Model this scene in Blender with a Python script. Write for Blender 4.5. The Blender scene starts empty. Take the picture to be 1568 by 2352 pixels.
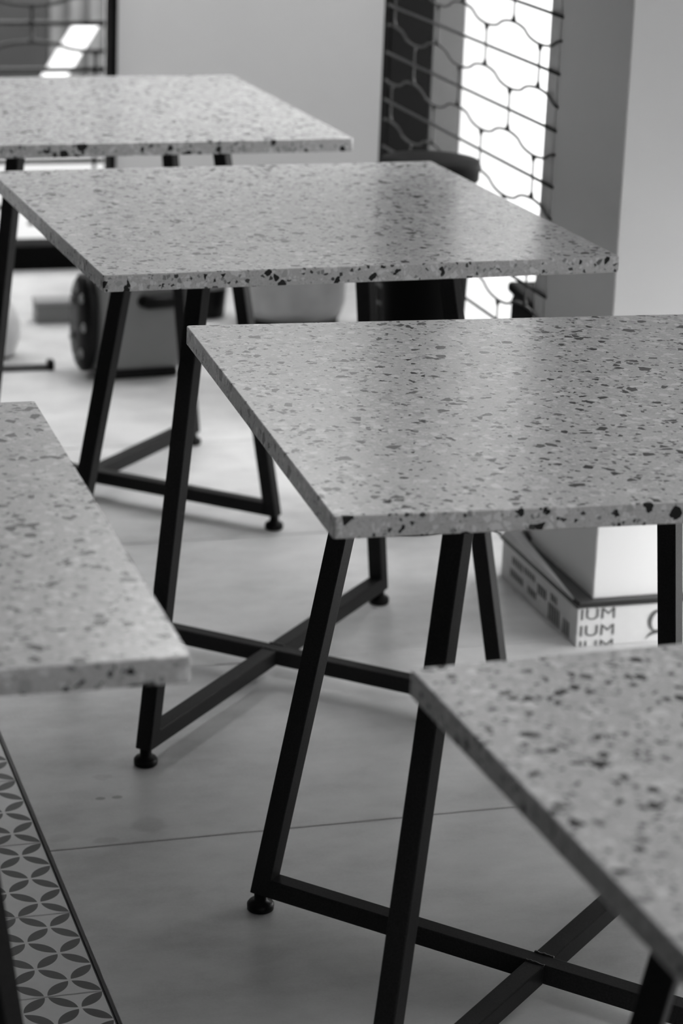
import bpy, bmesh, math, random
from mathutils import Vector, Matrix
random.seed(7)
C = bpy.context.scene.collection
scn = bpy.context.scene
PI = math.pi

# ---------------------------------------------------------------- camera
W, H = 1568.0, 2352.0
F_PX, PITCH, ROLL, CAMH, YAW = 5775.19, 16.5929, 2.3894, 1.4923, 17.7462
PPX, PPY = 45.78, -151.73
yaw, pit, rol = (math.radians(a) for a in (YAW, PITCH, ROLL))
r0 = Vector((math.cos(yaw), -math.sin(yaw), 0))
f0 = Vector((math.sin(yaw)*math.cos(pit), math.cos(yaw)*math.cos(pit), -math.sin(pit)))
u0 = r0.cross(f0)
right = r0*math.cos(rol) + u0*math.sin(rol)
up = -r0*math.sin(rol) + u0*math.cos(rol)
cam = bpy.data.cameras.new('camera'); co = bpy.data.objects.new('camera', cam); C.objects.link(co)
co.matrix_world = Matrix(((right.x, up.x, -f0.x, 0), (right.y, up.y, -f0.y, 0), (right.z, up.z, -f0.z, CAMH), (0, 0, 0, 1)))
cam.sensor_fit = 'VERTICAL'; cam.sensor_height = 36; cam.sensor_width = 24
cam.lens = F_PX/H*36
cam.shift_x = -PPX/H; cam.shift_y = PPY/H
cam.dof.use_dof = True; cam.dof.focus_distance = 2.98; cam.dof.aperture_fstop = 5.8
cam.clip_start = 0.05; cam.clip_end = 200
scn.camera = co

# ---------------------------------------------------------------- world, fill lights, exposure
wd = bpy.data.worlds.new('world'); scn.world = wd; wd.use_nodes = True
bg = wd.node_tree.nodes['Background']
bg.inputs[0].default_value = (1, 1, 1, 1); bg.inputs[1].default_value = 6.5
scn.view_settings.view_transform = 'Standard'; scn.view_settings.look = 'None'
scn.view_settings.gamma = 1; scn.view_settings.use_curve_mapping = False
scn.view_settings.exposure = 0.12
def area(name, loc, rot, sx, sy, power):
    l = bpy.data.lights.new(name, 'AREA'); l.shape = 'RECTANGLE'; l.size = sx; l.size_y = sy; l.energy = power
    o = bpy.data.objects.new(name, l); C.objects.link(o); o.location = loc; o.rotation_euler = rot
    return o

area('fill_light', (1.72, 5.9, 2.80), (0, 0, 0), 0.8, 0.9, 27)  # added unseen fill to brighten the niche wall and back floor
area('fill_light', (1.68, 1.3, 2.80), (0, 0, 0), 0.6, 0.6, 21)  # added unseen fill for the near tabletops and front faces

# ---------------------------------------------------------------- node helpers
def mat(name):
    m = bpy.data.materials.new(name); m.use_nodes = True
    nt = m.node_tree; return m, nt, nt.nodes['Principled BSDF']
def N(nt, t, **kw):
    n = nt.nodes.new(t)
    for k, v in kw.items(): setattr(n, k, v)
    return n
def setin(n, i, v):
    n.inputs[i].default_value = v
def math_(nt, op, a, b=None, c=None, clamp=False):
    n = N(nt, 'ShaderNodeMath', operation=op, use_clamp=clamp)
    for i, x in enumerate((a, b, c)):
        if x is None: continue
        if isinstance(x, (int, float)): n.inputs[i].default_value = x
        else: nt.links.new(x, n.inputs[i])
    return n.outputs[0]
def mixv(nt, fac, a, b):
    # value mix a*(1-fac)+b*fac
    n = N(nt, 'ShaderNodeMix', data_type='FLOAT')
    for i, x in ((0, fac), (2, a), (3, b)):
        if isinstance(x, (int, float)): n.inputs[i].default_value = x
        else: nt.links.new(x, n.inputs[i])
    return n.outputs[0]
def ramp(nt, src, stops, interp='LINEAR'):
    n = N(nt, 'ShaderNodeValToRGB'); cr = n.color_ramp; cr.interpolation = interp
    while len(cr.elements) < len(stops): cr.elements.new(0.5)
    for e, (p, v) in zip(cr.elements, stops):
        e.position = p; e.color = (v, v, v, 1)
    nt.links.new(src, n.inputs[0]); return n.outputs[0]
def noise(nt, vec, scale, detail=3, rough=0.55, out='Fac'):
    n = N(nt, 'ShaderNodeTexNoise'); setin(n, 'Scale', scale); setin(n, 'Detail', detail); setin(n, 'Roughness', rough)
    nt.links.new(vec, n.inputs['Vector']); return n.outputs[out]
def bump(nt, b, hgt, strength, dist=0.002):
    n = N(nt, 'ShaderNodeBump'); setin(n, 'Strength', strength); setin(n, 'Distance', dist)
    nt.links.new(hgt, n.inputs['Height']); nt.links.new(n.outputs[0], b.inputs['Normal'])
def vadd(nt, a, b, op='ADD'):
    n = N(nt, 'ShaderNodeVectorMath', operation=op)
    for i, x in enumerate((a, b)):
        if isinstance(x, (int, float)): n.inputs[i].default_value = (x, x, x)
        elif isinstance(x, tuple): n.inputs[i].default_value = x
        else: nt.links.new(x, n.inputs[i])
    return n.outputs[0]

def simple(name, v, rough=0.6, metal=0.0, nscale=30, namp=0.08, bstr=0.0, spec=0.5):
    m, nt, b = mat(name)
    tc = N(nt, 'ShaderNodeTexCoord').outputs['Object']
    nz = noise(nt, tc, nscale, 4)
    col = ramp(nt, nz, [(0.25, v*(1-namp)), (0.75, v*(1+namp))])
    nt.links.new(col, b.inputs['Base Color'])
    setin(b, 'Roughness', rough); setin(b, 'Metallic', metal); setin(b, 'Specular IOR Level', spec)
    if bstr: bump(nt, b, nz, bstr)
    return m

def make_terrazzo():
    m, nt, b = mat('terrazzo')
    tc = N(nt, 'ShaderNodeTexCoord').outputs['Object']
    rnd = N(nt, 'ShaderNodeObjectInfo').outputs['Random']
    off = N(nt, 'ShaderNodeCombineXYZ')
    nt.links.new(math_(nt, 'MULTIPLY', rnd, 37.0), off.inputs[0]); nt.links.new(math_(nt, 'MULTIPLY', rnd, 91.0), off.inputs[1])
    p = vadd(nt, tc, off.outputs[0])
    # irregular outlines
    wob = vadd(nt, noise(nt, p, 260, 2, 0.5, 'Color'), 0.5, 'SUBTRACT')
    wob = vadd(nt, wob, 0.0035, 'MULTIPLY')
    q = vadd(nt, p, wob)
    val = ramp(nt, noise(nt, p, 45, 4), [(0.3, 0.50), (0.7, 0.56)])
    rough = 0.25
    def layer(scale, thr, stops, seed):
        nonlocal val, rough
        qq = vadd(nt, q, (seed*1.37, seed*0.71, seed*2.3))
        v1 = N(nt, 'ShaderNodeTexVoronoi', feature='F1'); setin(v1, 'Scale', scale); setin(v1, 'Randomness', 1.0)
        v2 = N(nt, 'ShaderNodeTexVoronoi', feature='DISTANCE_TO_EDGE'); setin(v2, 'Scale', scale); setin(v2, 'Randomness', 1.0)
        nt.links.new(qq, v1.inputs['Vector']); nt.links.new(qq, v2.inputs['Vector'])
        sep = N(nt, 'ShaderNodeSeparateColor'); nt.links.new(v1.outputs['Color'], sep.inputs[0])
        # chip size varies with the cell's second random number
        t = math_(nt, 'MULTIPLY_ADD', sep.outputs[1], thr*1.6, thr*0.5)
        edge = math_(nt, 'SUBTRACT', v2.outputs['Distance'], t)
        mask = math_(nt, 'MULTIPLY', edge, 60.0, clamp=True)
        # stops: (upto, value, keep)
        col = ramp(nt, sep.outputs[0], [(s[0], s[1]) for s in stops], 'CONSTANT')
        keep = ramp(nt, sep.outputs[0], [(s[0], s[2]) for s in stops], 'CONSTANT')
        mk = math_(nt, 'MULTIPLY', mask, keep)
        val = mixv(nt, mk, val, col)
        rough = mixv(nt, mk, rough, math_(nt, 'MULTIPLY_ADD', sep.outputs[2], 0.14, 0.14))
    layer(430, 0.05, [(0, .30, .45), (.13, .42, .45), (.30, .5, 0), (.84, .66, .5)], 1)
    layer(190, 0.08, [(0, .045, .95), (.075, .22, .85), (.14, .5, 0), (.86, .74, .7)], 2)
    layer(92, 0.10, [(0, .025, 1), (.095, .12, .95), (.115, .38, .75), (.17, .5, 0), (.86, .74, .8)], 3)
    layer(66, 0.13, [(0, .025, 1), (.045, .5, 0), (.92, .38, .55), (.95, .72, .7)], 4)
    nt.links.new(val, b.inputs['Base Color'])
    nt.links.new(rough, b.inputs['Roughness'])
    setin(b, 'Specular IOR Level', 0.28)
    return m

STAINS = [(0.656, 3.179, .008, .006, .6), (0.680, 3.179, .009, .006, .6), (0.704, 3.085, .028, .030, .22), (0.636, 3.046, .022, .012, .22), (0.577, 3.067, .02, .016, .15)]
def make_floor_tile():
    m, nt, b = mat('concrete_look_tile')
    geo = N(nt, 'ShaderNodeNewGeometry').outputs['Position']
    big = noise(nt, geo, 2.2, 5, 0.62)
    med = noise(nt, vadd(nt, geo, (1, 1.6, 1), 'MULTIPLY'), 9, 6, 0.6)
    fin = noise(nt, geo, 240, 3, 0.6)
    v = mixv(nt, 0.5, big, med)
    v = mixv(nt, 0.12, v, fin)
    col = ramp(nt, v, [(0.34, 0.47), (0.5, 0.65), (0.64, 0.76)])
    # scattered darker spots
    vo = N(nt, 'ShaderNodeTexVoronoi', feature='F1'); setin(vo, 'Scale', 7.0); setin(vo, 'Randomness', 1)
    nt.links.new(vadd(nt, geo, vadd(nt, noise(nt, geo, 30, 2, .5, 'Color'), 0.03, 'MULTIPLY')), vo.inputs['Vector'])
    sp = N(nt, 'ShaderNodeSeparateColor'); nt.links.new(vo.outputs['Color'], sp.inputs[0])
    rr = math_(nt, 'MULTIPLY', sp.outputs[0], 0.10)
    spot = math_(nt, 'MULTIPLY', math_(nt, 'SUBTRACT', rr, vo.outputs['Distance']), 40.0, clamp=True)
    spot = math_(nt, 'MULTIPLY', spot, math_(nt, 'MULTIPLY', math_(nt, 'GREATER_THAN', sp.outputs[1], 0.6), 0.16))
    colv = N(nt, 'ShaderNodeSeparateColor'); nt.links.new(col, colv.inputs[0])
    out = mixv(nt, spot, colv.outputs[0], 0.16)
    # a few old stains at fixed places
    sx = N(nt, 'ShaderNodeSeparateXYZ'); nt.links.new(geo, sx.inputs[0])
    for (cx, cy, rx, ry, st) in STAINS:
        dx = math_(nt, 'DIVIDE', math_(nt, 'SUBTRACT', sx.outputs[0], cx), rx)
        dy = math_(nt, 'DIVIDE', math_(nt, 'SUBTRACT', sx.outputs[1], cy), ry)
        d = math_(nt, 'SQRT', math_(nt, 'ADD', math_(nt, 'MULTIPLY', dx, dx), math_(nt, 'MULTIPLY', dy, dy)))
        d = math_(nt, 'ADD', d, math_(nt, 'MULTIPLY_ADD', med, 1.2, -0.6))
        mk = math_(nt, 'MULTIPLY', math_(nt, 'MULTIPLY', math_(nt, 'SUBTRACT', 1.0, d), 3.0, clamp=True), st)
        out = mixv(nt, mk, out, 0.15)
    nt.links.new(out, b.inputs['Base Color'])
    nt.links.new(math_(nt, 'MULTIPLY_ADD', med, 0.25, 0.27), b.inputs['Roughness'])
    bump(nt, b, fin, 0.08, 0.001)
    return m

PU = 0.0688
def make_petal_tile():
    m, nt, b = mat('petal_pattern_tile')
    geo = N(nt, 'ShaderNodeNewGeometry').outputs['Position']
    s = N(nt, 'ShaderNodeSeparateXYZ'); nt.links.new(geo, s.inputs[0])
    x = math_(nt, 'DIVIDE', math_(nt, 'SUBTRACT', s.outputs[0], 0.552), PU)
    y = math_(nt, 'DIVIDE', math_(nt, 'SUBTRACT', s.outputs[1], 3.0585), PU)
    a = math_(nt, 'FRACT', math_(nt, 'ADD', math_(nt, 'ADD', x, y), 200.0))
    c = math_(nt, 'FRACT', math_(nt, 'ADD', math_(nt, 'SUBTRACT', x, y), 200.0))
    ax = math_(nt, 'ABSOLUTE', math_(nt, 'SUBTRACT', a, 0.5)); ay = math_(nt, 'ABSOLUTE', math_(nt, 'SUBTRACT', c, 0.5))
    mx = math_(nt, 'MAXIMUM', ax, ay); mn = math_(nt, 'MINIMUM', ax, ay)
    d1 = math_(nt, 'SQRT', math_(nt, 'ADD', math_(nt, 'MULTIPLY', math_(nt, 'SUBTRACT', 1.0, mx), math_(nt, 'SUBTRACT', 1.0, mx)), math_(nt, 'MULTIPLY', mn, mn)))
    mask = math_(nt, 'MULTIPLY', math_(nt, 'SUBTRACT', 0.672, d1), 70.0, clamp=True)
    nz = noise(nt, geo, 60, 4)
    base = math_(nt, 'MULTIPLY_ADD', nz, 0.10, 0.74)
    dark = math_(nt, 'MULTIPLY_ADD', nz, 0.04, 0.065)
    nt.links.new(mixv(nt, mask, base, dark), b.inputs['Base Color'])
    setin(b, 'Roughness', 0.42)
    return m

M = {}
M['terrazzo'] = make_terrazzo()
M['tile'] = make_floor_tile()
M['petal'] = make_petal_tile()
M['grout'] = simple('grout', 0.2, 0.8)
M['frame'] = simple('black_powder_coat', 0.020, 0.36, nscale=400, namp=0.3, bstr=0.05, spec=0.05)
M['black'] = simple('black_plastic', 0.0065, 0.4, spec=0.12)
M['weld'] = simple('weld_bead', 0.02, 0.3, 0.6)
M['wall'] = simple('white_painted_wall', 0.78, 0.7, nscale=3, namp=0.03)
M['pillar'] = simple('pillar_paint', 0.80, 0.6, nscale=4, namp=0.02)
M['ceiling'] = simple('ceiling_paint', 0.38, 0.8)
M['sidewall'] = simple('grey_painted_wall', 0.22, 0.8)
M['grille'] = simple('grille_metal', 0.035, 0.45, 0.3)
M['jamb'] = simple('bounce_lit_jamb', 0.85, 0.5)  # near-white albedo stands in for light bounced onto the jamb
M['greypost'] = simple('grey_post', 0.07, 0.6)
M['board'] = simple('print_board', 0.66, 0.6, nscale=60, namp=0.03)
M['darkpost'] = simple('matt_black_post', 0.004, 0.6, spec=0.08)
M['matt'] = simple('matt_black_plastic', 0.0035, 0.6, spec=0.04)
M['ink'] = simple('grey_ink', 0.10, 0.6)
M['inkpale'] = simple('pale_grey_ink', 0.25, 0.6)
M['rim'] = simple('dark_rim', 0.012, 0.4)
M['ledge'] = simple('ledge_grey', 0.05, 0.4)
M['ground'] = simple('sunlit_paving', 0.24, 0.8, nscale=4, namp=0.06)
M['darkwall'] = simple('dark_facade', 0.009, 0.6, nscale=6, namp=0.15)
M['midwall'] = simple('grey_shutter', 0.10, 0.6, nscale=10, namp=0.3)
M['white'] = simple('white_plastic', 0.8, 0.35)
M['grey'] = simple('grey_plastic', 0.2, 0.45, nscale=5, namp=0.1)
M['lightgrey'] = simple('light_grey_plastic', 0.3, 0.4)
M['steel'] = simple('brushed_steel', 0.30, 0.32, 0.9, nscale=12, namp=0.25)
M['chrome'] = simple('chrome', 0.6, 0.2, 1.0)

# ---------------------------------------------------------------- mesh helpers
def link(name, bm, m, parent=None, smooth=False, loc=None):
    me = bpy.data.meshes.new(name); bmesh.ops.recalc_face_normals(bm, faces=bm.faces); bm.to_mesh(me); bm.free()
    me.materials.append(m)
    if smooth:
        for f in me.polygons: f.use_smooth = True
    o = bpy.data.objects.new(name, me); C.objects.link(o)
    if loc is not None: o.location = loc
    if parent is not None: o.parent = parent
    return o
def box(bm, x0, x1, y0, y1, z0, z1, bev=0.0, seg=2):
    t = bmesh.new(); bmesh.ops.create_cube(t, size=1)
    for v in t.verts: v.co = Vector((x0+(v.co.x+.5)*(x1-x0), y0+(v.co.y+.5)*(y1-y0), z0+(v.co.z+.5)*(z1-z0)))
    if bev: bmesh.ops.bevel(t, geom=t.edges[:], offset=bev, segments=seg, affect='EDGES', profile=0.5)
    merge(bm, t)
def merge(bm, t):
    me = bpy.data.meshes.new('tmp'); t.to_mesh(me); t.free(); bm.from_mesh(me); bpy.data.meshes.remove(me)
def bbox(name, m, dims, parent=None, bev=0.0, seg=2, smooth=False):
    bm = bmesh.new(); box(bm, *dims, bev=bev, seg=seg); return link(name, bm, m, parent, smooth)
def lathe(bm, prof, n=32, c=(0, 0)):
    rings = []
    for r, z in prof:
        rings.append([bm.verts.new((c[0]+r*math.cos(2*PI*i/n), c[1]+r*math.sin(2*PI*i/n), z)) for i in range(n)])
    for a, b in zip(rings, rings[1:]):
        for i in range(n): bm.faces.new((a[i], a[(i+1) % n], b[(i+1) % n], b[i]))
    bm.faces.new(rings[0][::-1]); bm.faces.new(rings[-1])
def tube(bm, pts, r, n=6):
    rings = []
    for i, p in enumerate(pts):
        p = Vector(p); d = (Vector(pts[min(i+1, len(pts)-1)])-Vector(pts[max(i-1, 0)])).normalized()
        rr = r[i] if isinstance(r, (list, tuple)) else r
        a = Vector((0, 0, 1)) if abs(d.z) < .9 else Vector((1, 0, 0))
        s = d.cross(a).normalized(); t = s.cross(d)
        rings.append([bm.verts.new(p+rr*(math.cos(2*PI*k/n)*s+math.sin(2*PI*k/n)*t)) for k in range(n)])
    for a, b in zip(rings, rings[1:]):
        for i in range(n): bm.faces.new((a[i], a[(i+1) % n], b[(i+1) % n], b[i]))
    bm.faces.new(rings[0][::-1]); bm.faces.new(rings[-1])
def sweepbox(bm, p0, p1, side, w, bev=0.0018):
    """square tube from p0 to p1 with horizontal end cuts; side = horizontal unit vector across the frame plane"""
    p0, p1 = Vector(p0), Vector(p1); side = Vector(side)
    d = (p1-p0)
    along = Vector((side.y, -side.x, 0))
    t = bmesh.new()
    vs = []
    for p in (p0, p1):
        if abs(d.z) > 0.2:   # leg, horizontal cut
            ha = w/2/abs(d.normalized().z)
            q = [p+side*w/2+along*ha, p-side*w/2+along*ha, p-side*w/2-along*ha, p+side*w/2-along*ha]
        else:                # bar, vertical cut
            q = [p+side*w/2+Vector((0, 0, w/2)), p-side*w/2+Vector((0, 0, w/2)), p-side*w/2-Vector((0, 0, w/2)), p+side*w/2-Vector((0, 0, w/2))]
        vs.append([t.verts.new(x) for x in q])
    a, b = vs
    t.faces.new(a[::-1]); t.faces.new(b)
    for i in range(4): t.faces.new((a[i], a[(i+1) % 4], b[(i+1) % 4], b[i]))
    bmesh.ops.recalc_face_normals(t, faces=t.faces)
    if bev: bmesh.ops.bevel(t, geom=t.edges[:], offset=bev, segments=2, affect='EDGES', profile=0.5)
    merge(bm, t)
def empty(name, loc=(0, 0, 0), rz=0.0):
    o = bpy.data.objects.new(name, None); C.objects.link(o); o.location = loc; o.rotation_euler = (0, 0, rz); o.empty_display_size = .1
    return o
def tag(o, label=None, cat=None, group=None, kind=None):
    if label: o['label'] = label
    if cat: o['category'] = cat
    if group: o['group'] = group
    if kind: o['kind'] = kind
    return o
def struct(o, label, cat):
    return tag(o, label, cat, kind='structure')
def inst(src, loc, parent=None, name=None):
    c = src.copy(); C.objects.link(c); c.location = loc
    if parent is not None: c.parent = parent
    return c

# ---------------------------------------------------------------- floor
BU = 0.556            # line between patterned and plain tiles
floor = struct(bbox('floor', M['grout'], (-2.6, 2.3, -2.6, 6.50, -0.06, -0.0025)), 'indoor floor of large concrete-look tiles with a petal-patterned border at left', 'floor')
TP = 0.607; TL = 1.214
bm = bmesh.new(); box(bm, 0, TL-0.0035, 0, TP-0.0035, -0.012, 0, bev=0.0008, seg=1)
t0 = link('plain_tile', bm, M['tile'], floor)
first = True
for j in range(-4, 6):
    for i in range(-0, 2):
        x = BU+0.0015+i*TL; y = 3.0325+j*TP
        if x > 2.2: continue
        if first: o = t0; o.location = (x, y, 0); first = False
        else: o = inst(t0, (x, y, 0), floor)
        o['kind'] = 'structure'
PT = PU*3
bm = bmesh.new(); box(bm, 0.0012, PT-0.0012, 0.0012, PT-0.0012, -0.01, 0, bev=0.0006, seg=1)
p0 = link('petal_tile', bm, M['petal'], floor)
first = True
for j in range(-6, 8):
    for i in range(1, 10):
        x = 0.552-i*PT; y = 3.0585+j*PT
        if first: o = p0; o.location = (x, y, 0); first = False
        else: o = inst(p0, (x, y, 0), floor)
        o['kind'] = 'structure'
o = bbox('edge_strip', M['rim'], (BU-0.0028, BU+0.0008, -1.2, 6.47, -0.01, 0.0006), floor); o['kind'] = 'structure'

# ---------------------------------------------------------------- shell
# back wall at y=6.5: opening with roller grille from x=-0.1 to 1.352, plain wall right of it
BV = 6.50
struct(bbox('wall_back', M['wall'], (1.360, 2.40, BV, BV+0.15, 0, 2.9)), 'plain white back wall right of the grilled opening', 'wall')
struct(bbox('wall_back', M['wall'], (-2.6, -0.1, BV, BV+0.15, 0, 2.9)), 'back wall left of the grilled opening', 'wall')
struct(bbox('wall_back', M['wall'], (-0.1, 1.360, BV, BV+0.15, 1.75, 2.9)), 'lintel above the grilled opening', 'wall')
bm = bmesh.new(); box(bm, -2.75, -2.6, -2.6, BV+0.15, 0, 2.9)
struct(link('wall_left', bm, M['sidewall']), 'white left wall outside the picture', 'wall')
bm = bmesh.new()
box(bm, -2.75, 0.9, -2.75, -2.6, 0, 2.9); box(bm, 1.4, 2.4, -2.75, -2.6, 0, 2.9); box(bm, 0.9, 1.4, -2.75, -2.6, 2.2, 2.9)
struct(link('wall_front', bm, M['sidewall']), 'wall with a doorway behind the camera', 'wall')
bm = bmesh.new()
box(bm, 2.22, 2.40, 5.0, BV, 0, 2.9)
box(bm, 1.74, 2.40, 4.86, 5.0, 0, 2.9)
struct(link('wall_niche', bm, M['wall']), 'white niche wall behind the side grille', 'wall')
bm = bmesh.new()
box(bm, 1.575, 2.4, 3.0, 4.9, 2.45, 2.9)
box(bm, 2.02, 2.2, -2.6, 3.605, 2.5, 2.9)
box(bm, 2.02, 2.2, -2.6, 2.9, 0, 2.5); box(bm, 2.02, 2.2, 2.9, 3.605, 0.52, 2.5)  # low unseen opening, sized for the light on the pillar front
struct(link('wall_right', bm, M['wall']), 'right side wall with an unseen low opening shaped to light the pillar', 'wall')
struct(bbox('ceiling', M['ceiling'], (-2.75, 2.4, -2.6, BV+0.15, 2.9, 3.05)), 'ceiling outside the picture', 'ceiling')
struct(bbox('wall_pillar', M['pillar'], (1.567, 2.2, 3.610, 3.898, 0.078, 2.9), bev=0.002, seg=1), 'smooth white square pillar standing on the printed plinth', 'pillar')
# dark threshold under the back grille
struct(bbox('trim_1', M['matt'], (-0.1, 1.357, 6.470, 6.57, -0.002, 0.066), bev=0.003), 'black threshold bar along the foot of the back grille', 'trim')
struct(bbox('trim_2', M['matt'], (1.345, 1.358, 6.470, 6.57, 0.066, 1.75), bev=0.002), 'black upright guide at the right end of the back grille', 'trim')
# side grille: jamb at the pillar, dark door post at the far end
bm = bmesh.new(); box(bm, 1.572, 1.60, 3.899, 3.966, 0, 2.45, bev=0.001); box(bm, 1.5700, 1.572, 3.918, 3.924, 0, 2.45)
struct(link('trim_3', bm, M['jamb']), 'light grey guide rail of the side grille against the pillar', 'trim')
door = struct(bbox('door_1', M['darkpost'], (1.578, 1.666, 4.85, 4.90, 0, 2.45), bev=0.002), 'black door post behind the far end of the side grille', 'door')
struct(bbox('trim_4', M['greypost'], (1.668, 1.735, 4.85, 4.99, 0, 2.45), bev=0.002), 'mid grey post beside the black door post', 'trim')

# ---------------------------------------------------------------- outside
struct(bbox('ground', M['ground'], (-14, 16, -3, 24, -0.2, -0.065)), 'bright sunlit paving outside the grilles', 'ground')
fac = struct(bbox('wall_outside', M['darkwall'], (-6, 1.585, 8.75, 9.0, -0.065, 2.2)), 'dark facade across from the back opening', 'facade')
bm = bmesh.new()
box(bm, 1.585, 2.6, 8.80, 8.9, -0.065, 2.2)
for k in range(14): box(bm, 1.60+k*0.07, 1.635+k*0.07, 8.78, 8.80, -0.065, 2.2)
tag(link('grey_shutter', bm, M['midwall']), 'grey ribbed shutter right of the dark facade, seen through the back grille', 'shutter')
bm = bmesh.new()
d = Vector((0.205, 0, 0.195)).normalized(); n = Vector((0, 1, 0)); s = d.cross(n)
pa = Vector((1.40, 8.5, -0.06)); pb = Vector((1.675, 8.5, 0.385))
vs = []
for p, e in ((pa, 0), (pb, 1)):
    for sx in (-1, 1):
        for sy in (-1, 1):
            vs.append(bm.verts.new(p+Vector((sx*0.042, sy*0.015, 0))))
for q in ((0, 1, 3, 2), (4, 5, 7, 6), (0, 1, 5, 4), (2, 3, 7, 6), (0, 2, 6, 4), (1, 3, 7, 5)): bm.faces.new([vs[i] for i in q])
tag(link('leaning_board', bm, M['white']), 'bright white board slanting up behind the back grille', 'board')

# ---------------------------------------------------------------- roller grilles
def grille(name, label, org, axis, length, zmax, P, a, zs, n0, amp, r):
    """org: start, axis: unit vector, zs: height of one straight rod, n0: position of a node whose link points up on the wave above that rod"""
    root = empty(name, org); tag(root, label, 'grille')
    ax = Vector(axis)
    zr = zs - math.floor(zs/P)*P
    k = 0; z = zr
    idx0 = round((zs-zr)/P)
    bm = bmesh.new(); tube(bm, [(0, 0, 0), ax*length], r*1.15, 8); rod = link('straight_rod', bm, M['grille'], root, True)
    # wavy rod prototypes for both phases
    def wave(ph):
        pts = []; n = int(length/a*10)
        for i in range(n+1):
            s = length*i/n; q = math.cos(PI*((s-n0)/a+ph)); q = math.copysign(abs(q)**0.6, q)
            pts.append(ax*s+Vector((0, 0, amp*q)))
        bm = bmesh.new(); tube(bm, pts, r, 6); return link('wavy_rod', bm, M['grille'], root, True)
    L = P-2*amp
    def linkproto():
        bm = bmesh.new(); h = L/2
        tube(bm, [(0, 0, -h), (0, 0, -h+.006), (0, 0, -h+.012), (0, 0, h-.012), (0, 0, h-.006), (0, 0, h)], [r*2.0, r*1.7, r*.75, r*.75, r*1.7, r*2.0], 8)
        return link('link_bar', bm, M['grille'], root, True)
    waves = [wave(0), wave(1)]; used = [False, False]; lk = linkproto(); lu = False; ru = False
    i = 0
    while True:
        z = zr+i*P
        if z > zmax: break
        ph = (i-idx0) % 2
        if not ru: rod.location = (0, 0, z); ru = True
        else: inst(rod, (0, 0, z), root)
        zw = z+P/2
        if zw < zmax:
            if not used[ph]: waves[ph].location = (0, 0, zw); used[ph] = True
            else: inst(waves[ph], (0, 0, zw), root)
        # links through this rod: join low nodes of wave above to high nodes of wave below
        s = n0+(1-ph)*a
        s -= math.floor(s/(2*a))*2*a
        while s < length:
            q = ax*s+Vector((0, 0, z))
            if not lu: lk.location = q; lu = True
            else: inst(lk, q, root)
            s += 2*a
        i += 1
    return root
grille('roller_grille', 'dark roller grille of rods and wavy bars between the pillar and the black door post', (1.567, 4.838, 0), (0, -1, 0), 0.938, 2.4, 0.0952, 0.1335, 0.902, 4.838-4.129, 0.0105, 0.0025)
grille('roller_grille', 'dark roller grille across the back opening at the far left', (0.0, 6.52, 0.07), (1, 0, 0), 1.333, 1.7, 0.121, 0.167, 0.575, 1.309, 0.012, 0.0062)

# ---------------------------------------------------------------- plinth with print
pl = empty('pillar_plinth', (1.537, 3.597, 0)); tag(pl, 'low plinth around the pillar foot, clad in white board printed with IUM', 'plinth')
bbox('board_cladding', M['board'], (0, 0.66, 0, 0.36, 0, 0.069), pl, bev=0.001, seg=1)
o = bbox('rim', M['rim'], (-0.004, 0.664, -0.004, 0.364, 0.069, 0.0745), pl, bev=0.001); tag(o, 'black rim along the top')
o = bbox('ledge', M['ledge'], (0.002, 0.66, 0.0, 0.36, 0.0745, 0.0785), pl, bev=0.001); tag(o, 'grey top ledge')
bm = bmesh.new()
q = [(-0.001, 0.02, 0.0745), (-0.001, 0.36, 0.0745), (0.026, 0.36, 0.0745), (-0.001, 0.02, 0.0800), (0.004, 0.36, 0.088), (0.027, 0.36, 0.088)]
v = [bm.verts.new(c) for c in q]
for f in ((0, 1, 2), (3, 4, 5), (0, 1, 4, 3), (1, 2, 5, 4), (0, 2, 5, 3)): bm.faces.new([v[i] for i in f])
o = link('loose_flap', bm, M['board'], pl); tag(o, 'loose white flap of the cladding')
def glyphs(txt, size, x, z, zlo, zhi, m, name='lettering'):
    cu = bpy.data.curves.new('t', 'FONT'); cu.body = txt; cu.size = size; cu.extrude = 0.0; cu.offset = 0
    to = bpy.data.objects.new('t', cu); C.objects.link(to)
    bpy.context.view_layer.update()
    dg = bpy.context.evaluated_depsgraph_get(); me = bpy.data.meshes.new_from_object(to.evaluated_get(dg))
    bm = bmesh.new(); bm.from_mesh(me); bpy.data.objects.remove(to); bpy.data.curves.remove(cu); bpy.data.meshes.remove(me)
    bm.transform(Matrix.Translation((x, -0.0008, z)) @ Matrix.Rotation(PI/2, 4, 'X') @ Matrix.Diagonal((1.38, 1, 1, 1)))
    for zc, s in ((zlo, 1), (zhi, -1)):
        bmesh.ops.bisect_plane(bm, geom=bm.verts[:]+bm.edges[:]+bm.faces[:], plane_co=(0, 0, zc), plane_no=(0, 0, -s), clear_outer=True)
    return bm
for zrow in (0.0475, 0.0185, -0.0085):
    bm = glyphs('IUM', 0.0275, 0.003, zrow, 0.001, 0.0685, M['ink'])
    o = link('lettering', bm, M['ink'], pl)
def arc(bm, cx, cz, r, a0, a1, w, n=16):
    pr = None
    for i in range(n+1):
        t = i/n; an = math.radians(a0+(a1-a0)*t); ww = w*math.sin(PI*min(max(t, .04), .96))
        q = [bm.verts.new((cx+(r+k*ww)*math.cos(an), -0.0009, cz+(r+k*ww)*math.sin(an))) for k in (-.5, .5)]
        if pr: bm.faces.new((pr[0], pr[1], q[1], q[0]))
        pr = q
bm = bmesh.new(); arc(bm, 0.150, 0.036, 0.020, 75, 250, 0.008); arc(bm, 0.146, -0.008, 0.026, 50, 150, 0.007)
link('round_emblem', bm, M['ink'], pl)
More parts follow.
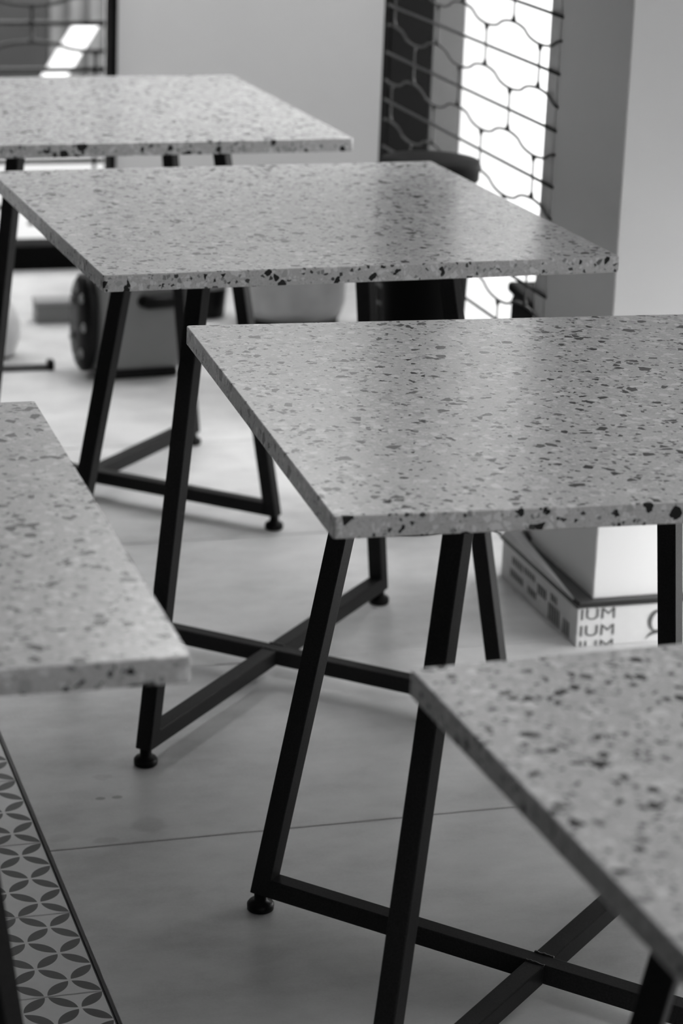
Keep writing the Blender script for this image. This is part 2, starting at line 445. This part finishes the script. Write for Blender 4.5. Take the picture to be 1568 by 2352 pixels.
# smudgy print on the left side
for (y0, n, zc, hh) in ((0.255, 5, 0.048, 0.014), (0.195, 5, 0.050, 0.012), (0.25, 6, 0.024, 0.013), (0.185, 4, 0.022, 0.013), (0.09, 3, 0.047, 0.013), (0.075, 5, 0.020, 0.030), (0.030, 3, 0.018, 0.026), (0.14, 4, 0.040, 0.018)):
    for k in range(n):
        bm = bmesh.new()
        y = y0+k*0.011
        bm.faces.new([bm.verts.new((-0.0008, y+yy, zc+zz)) for yy, zz in ((0, -hh/2), (0.0065, -hh/2), (0.0085, hh/2), (0.002, hh/2))])
        link('side_print', bm, M['ink'], pl)


# ---------------------------------------------------------------- terrazzo tables
S, T, HT, RF, RT = 0.7476, 0.023, 0.75, 0.3979, 0.2599
TW = 0.0250
ZB = 0.0508
def make_table():
    root = empty('terrazzo_table')
    bm = bmesh.new(); box(bm, -S/2, S/2, -S/2, S/2, HT-T, HT)
    vert = [e for e in bm.edges if abs(e.verts[0].co.z-e.verts[1].co.z) > 0.01]
    bmesh.ops.bevel(bm, geom=vert, offset=0.004, segments=4, affect='EDGES', profile=0.5)
    hor = [e for e in bm.edges if abs(e.verts[0].co.z-e.verts[1].co.z) < 1e-5]
    bmesh.ops.bevel(bm, geom=hor, offset=0.0013, segments=2, affect='EDGES', profile=0.5)
    top = link('tabletop', bm, M['terrazzo'], root)
    zl = ZB-TW
    for k in range(2):           # two crossing frames
        a0 = math.radians(45+90*k)
        d = Vector((math.cos(a0), math.sin(a0), 0)); s = Vector((-d.y, d.x, 0))
        for sg in (-1, 1):
            bm = bmesh.new()
            slope = (RT-RF)/(HT-T-0.03)
            rb = RF-0.000+slope*(zl-0.0)
            sweepbox(bm, d*sg*rb+Vector((0, 0, zl)), d*sg*RT+Vector((0, 0, HT-T)), s, TW)
            link('leg', bm, M['frame'], root)
            # levelling foot
            bm = bmesh.new()
            lathe(bm, [(0.0150, 0.0), (0.0172, 0.002), (0.0175, 0.009), (0.0150, 0.0125), (0.0085, 0.0145), (0.0085, zl+.001)], 24)
            bm.transform(Matrix.Translation(d*sg*(RF-0.002)))
            link('levelling_foot', bm, M['black'], root, True)
        z = (ZB-TW/2)
        if k == 1:
            bm = bmesh.new(); sweepbox(bm, -d*(RF-0.012)+Vector((0, 0, z)), d*(RF-0.012)+Vector((0, 0, z)), s, TW); link('floor_bar', bm, M['frame'], root)
        else:
            for sg in (-1, 1):
                bm = bmesh.new(); sweepbox(bm, d*sg*(TW/2)+Vector((0, 0, z)), d*sg*(RF-0.012)+Vector((0, 0, z)), s, TW); link('floor_bar', bm, M['frame'], root)
        zt = HT-T-TW/2-0.0005
        if k == 1:
            bm = bmesh.new(); sweepbox(bm, -d*(RT-TW*.6)+Vector((0, 0, zt)), d*(RT-TW*.6)+Vector((0, 0, zt)), s, TW*.96); link('top_bar', bm, M['frame'], root)
        else:
            for sg in (-1, 1):
                bm = bmesh.new(); sweepbox(bm, d*sg*(TW/2)+Vector((0, 0, zt)), d*sg*(RT-TW*.6)+Vector((0, 0, zt)), s, TW*.96); link('top_bar', bm, M['frame'], root)
    # weld seam around the cross
    bm = bmesh.new()
    w = TW/2
    for a0 in (45, 225):
        d = Vector((math.cos(math.radians(a0)), math.sin(math.radians(a0)), 0)); s = Vector((-d.y, d.x, 0))
        pts = [d*w+s*(w*t/4)+Vector((0, 0, ZB-0.0006+0.0012*random.random())) for t in range(-4, 5)]
        tube(bm, pts, [0.0014+0.0012*random.random() for _ in pts], 6)
    link('weld_seam', bm, M['weld'], root, True)
    return root
G = 'square terrazzo tables on black crossed frames'
tabs = [
 ('square terrazzo table with the sharpest speckles, centre right, its left corner in full view', 1.056, 2.515, -2.5203, -0.0015),
 ('square terrazzo table in the middle of the row, pushed behind the sharpest one', 1.011, 3.571, 2.3053, -0.0013),
 ('farthest terrazzo table, blurred, cut by the left edge near the back grille', 0.915, 4.550, 2.2632, -0.0024),
 ('terrazzo table cut by the left edge of the picture over the petal tiles', 0.072, 2.174, -0.5627, 0.0143),
 ('nearest terrazzo table, strongly blurred, at the lower right corner', 1.013, 1.439, 2.3299, -0.0108)]
proto = make_table(); kids = list(proto.children)
for i, (lab, x, y, rz, dz) in enumerate(tabs):
    if i == 0: r = proto; ch = kids
    else:
        r = proto.copy(); C.objects.link(r); ch = []
        for k in kids:
            c = k.copy(); C.objects.link(c); c.parent = r; ch.append(c)
    r.location = (x, y, 0); r.rotation_euler = (0, 0, math.radians(rz))
    tag(r, lab, 'table', G)
    for c in ch:
        if c.name.startswith('tabletop'): c.location.z = dz
        if c.name.startswith('leg') and dz < -0.005: c.scale.z = (HT-T+dz)/(HT-T)
        if c.name.startswith('leg') and dz > 0.005: c.scale.z = (HT-T+dz)/(HT-T)
        if c.name.startswith('top_bar'): c.location.z = dz
        if i == 3 and not c.name.startswith('tabletop'): c.location.x = 0.016

# ---------------------------------------------------------------- things behind the tables
# tall slim black bin beside the pillar
b = empty('waste_bin', (1.468, 4.25, 0)); tag(b, 'tall slim black round bin in front of the side grille behind the middle table', 'bin')
bm = bmesh.new(); lathe(bm, [(0.058, 0), (0.060, 0.004), (0.084, 0.62), (0.084, 0.69)], 48); link('bin_body', bm, M['matt'], b, True)
bm = bmesh.new(); lathe(bm, [(0.0845, 0.660), (0.0895, 0.664), (0.0900, 0.690), (0.088, 0.698), (0.060, 0.702), (0.02, 0.704)], 48); link('bin_lid', bm, M['matt'], b, True)
# dark crate outside the side grille
b = empty('dark_crate', (1.695, 4.20, -0.10), math.radians(-6)); tag(b, 'dark box outside the side grille, low beside the pillar', 'box')
bbox('crate_body', M['matt'], (0, 0.30, 0, 0.28, 0, 0.49), b, bev=0.012, seg=3)
bbox('crate_lid', M['matt'], (-0.006, 0.306, -0.006, 0.286, 0.49, 0.512), b, bev=0.008, seg=3)

# grey case with handle
b = empty('carrying_case', (1.165, 5.42, 0), math.radians(6)); tag(b, 'grey rounded case with a black handle standing on the floor behind the middle table', 'case')
bbox('case_body', M['grey'], (-0.085, 0.118, -0.06, 0.07, 0.012, 0.245), b, bev=0.022, seg=4, smooth=False)
bbox('case_base', M['black'], (-0.075, 0.105, -0.064, 0.07, 0, 0.022), b, bev=0.008, seg=3)
bm = bmesh.new(); tube(bm, [(0.02, -0.058, 0.178), (0.024, -0.076, 0.178), (0.098, -0.076, 0.178), (0.104, -0.058, 0.178)], 0.015, 10); link('handle', bm, M['black'], b, True)
bm = bmesh.new(); lathe(bm, [(0.100, 0), (0.112, 0.006), (0.112, 0.022), (0.100, 0.030)], 36); bm.transform(Matrix.Translation((-0.084, 0.0, 0.122)) @ Matrix.Rotation(-PI/2, 4, 'Y') @ Matrix.Diagonal((1.0, 0.62, 1, 1))); link('side_cover', bm, M['black'], b, True)
for k in range(7):
    a = math.radians(30+k*50); bm = bmesh.new(); lathe(bm, [(0.010, 0), (0.011, 0.004), (0.006, 0.007)], 12)
    bm.transform(Matrix.Translation((-0.112, 0.050*math.cos(a), 0.122+0.082*math.sin(a))) @ Matrix.Rotation(-PI/2, 4, 'Y')); link('side_knob', bm, M['lightgrey'], b, True)
# small grey box, white drum, dark bar
b = empty('small_box', (1.075, 5.92, 0)); tag(b, 'small mid grey box on the bright floor left of the grey case', 'box')
bbox('box_body', M['grey'], (-0.03, 0.07, -0.03, 0.03, 0, 0.045), b, bev=0.004)
bbox('box_lid', M['lightgrey'], (-0.032, 0.072, -0.032, 0.032, 0.045, 0.055), b, bev=0.003)
b = empty('white_drum', (0.885, 5.62, 0)); tag(b, 'bright white round drum on the floor at the left edge', 'drum')
bm = bmesh.new(); lathe(bm, [(0.050, 0), (0.060, 0.006), (0.072, 0.04), (0.072, 0.08), (0.060, 0.112), (0.050, 0.12)], 36); link('drum_body', bm, M['white'], b, True)
bm = bmesh.new(); lathe(bm, [(0.052, 0.118), (0.054, 0.120), (0.054, 0.127), (0.040, 0.132)], 36); link('drum_lid', bm, M['white'], b, True)
b = empty('floor_bracket', (0.93, 5.47, 0)); tag(b, 'thin dark metal bar lying on the floor in front of the white drum', 'bar')
bbox('bar', M['greypost'], (-0.14, 0.075, -0.008, 0.008, 0.0, 0.012), b, bev=0.002)
bbox('end_stop', M['black'], (0.064, 0.08, -0.012, 0.012, 0.0, 0.022), b, bev=0.003)
# steel pot and small black pot
b = empty('steel_pot', (1.655, 5.78, 0)); tag(b, 'wide round brushed steel pot with a dark foot, behind the middle table', 'pot')
bm = bmesh.new(); lathe(bm, [(0.105, 0.03), (0.122, 0.040), (0.130, 0.07), (0.132, 0.20), (0.137, 0.205), (0.137, 0.212), (0.126, 0.212), (0.122, 0.06)], 56); link('pot_body', bm, M['steel'], b, True)
bm = bmesh.new(); lathe(bm, [(0.098, 0), (0.112, 0.004), (0.116, 0.034), (0.104, 0.040)], 48); link('pot_foot', bm, M['black'], b, True)
for sg in (-1, 1):
    bm = bmesh.new(); tube(bm, [(sg*0.130, -0.03, 0.175), (sg*0.158, -0.025, 0.175), (sg*0.158, 0.025, 0.175), (sg*0.130, 0.03, 0.175)], 0.006, 8); link('pot_handle', bm, M['black'], b, True)
b = empty('black_pan', (1.475, 5.92, 0)); tag(b, 'small black pan with pale lid left of the steel pot', 'pan')
bm = bmesh.new(); lathe(bm, [(0.035, 0), (0.045, 0.005), (0.050, 0.075), (0.046, 0.078)], 32); link('pan_body', bm, M['black'], b, True)
bm = bmesh.new(); lathe(bm, [(0.050, 0.076), (0.052, 0.080), (0.035, 0.092), (0.008, 0.098), (0.008, 0.112)], 32); link('pan_lid', bm, M['lightgrey'], b, True)
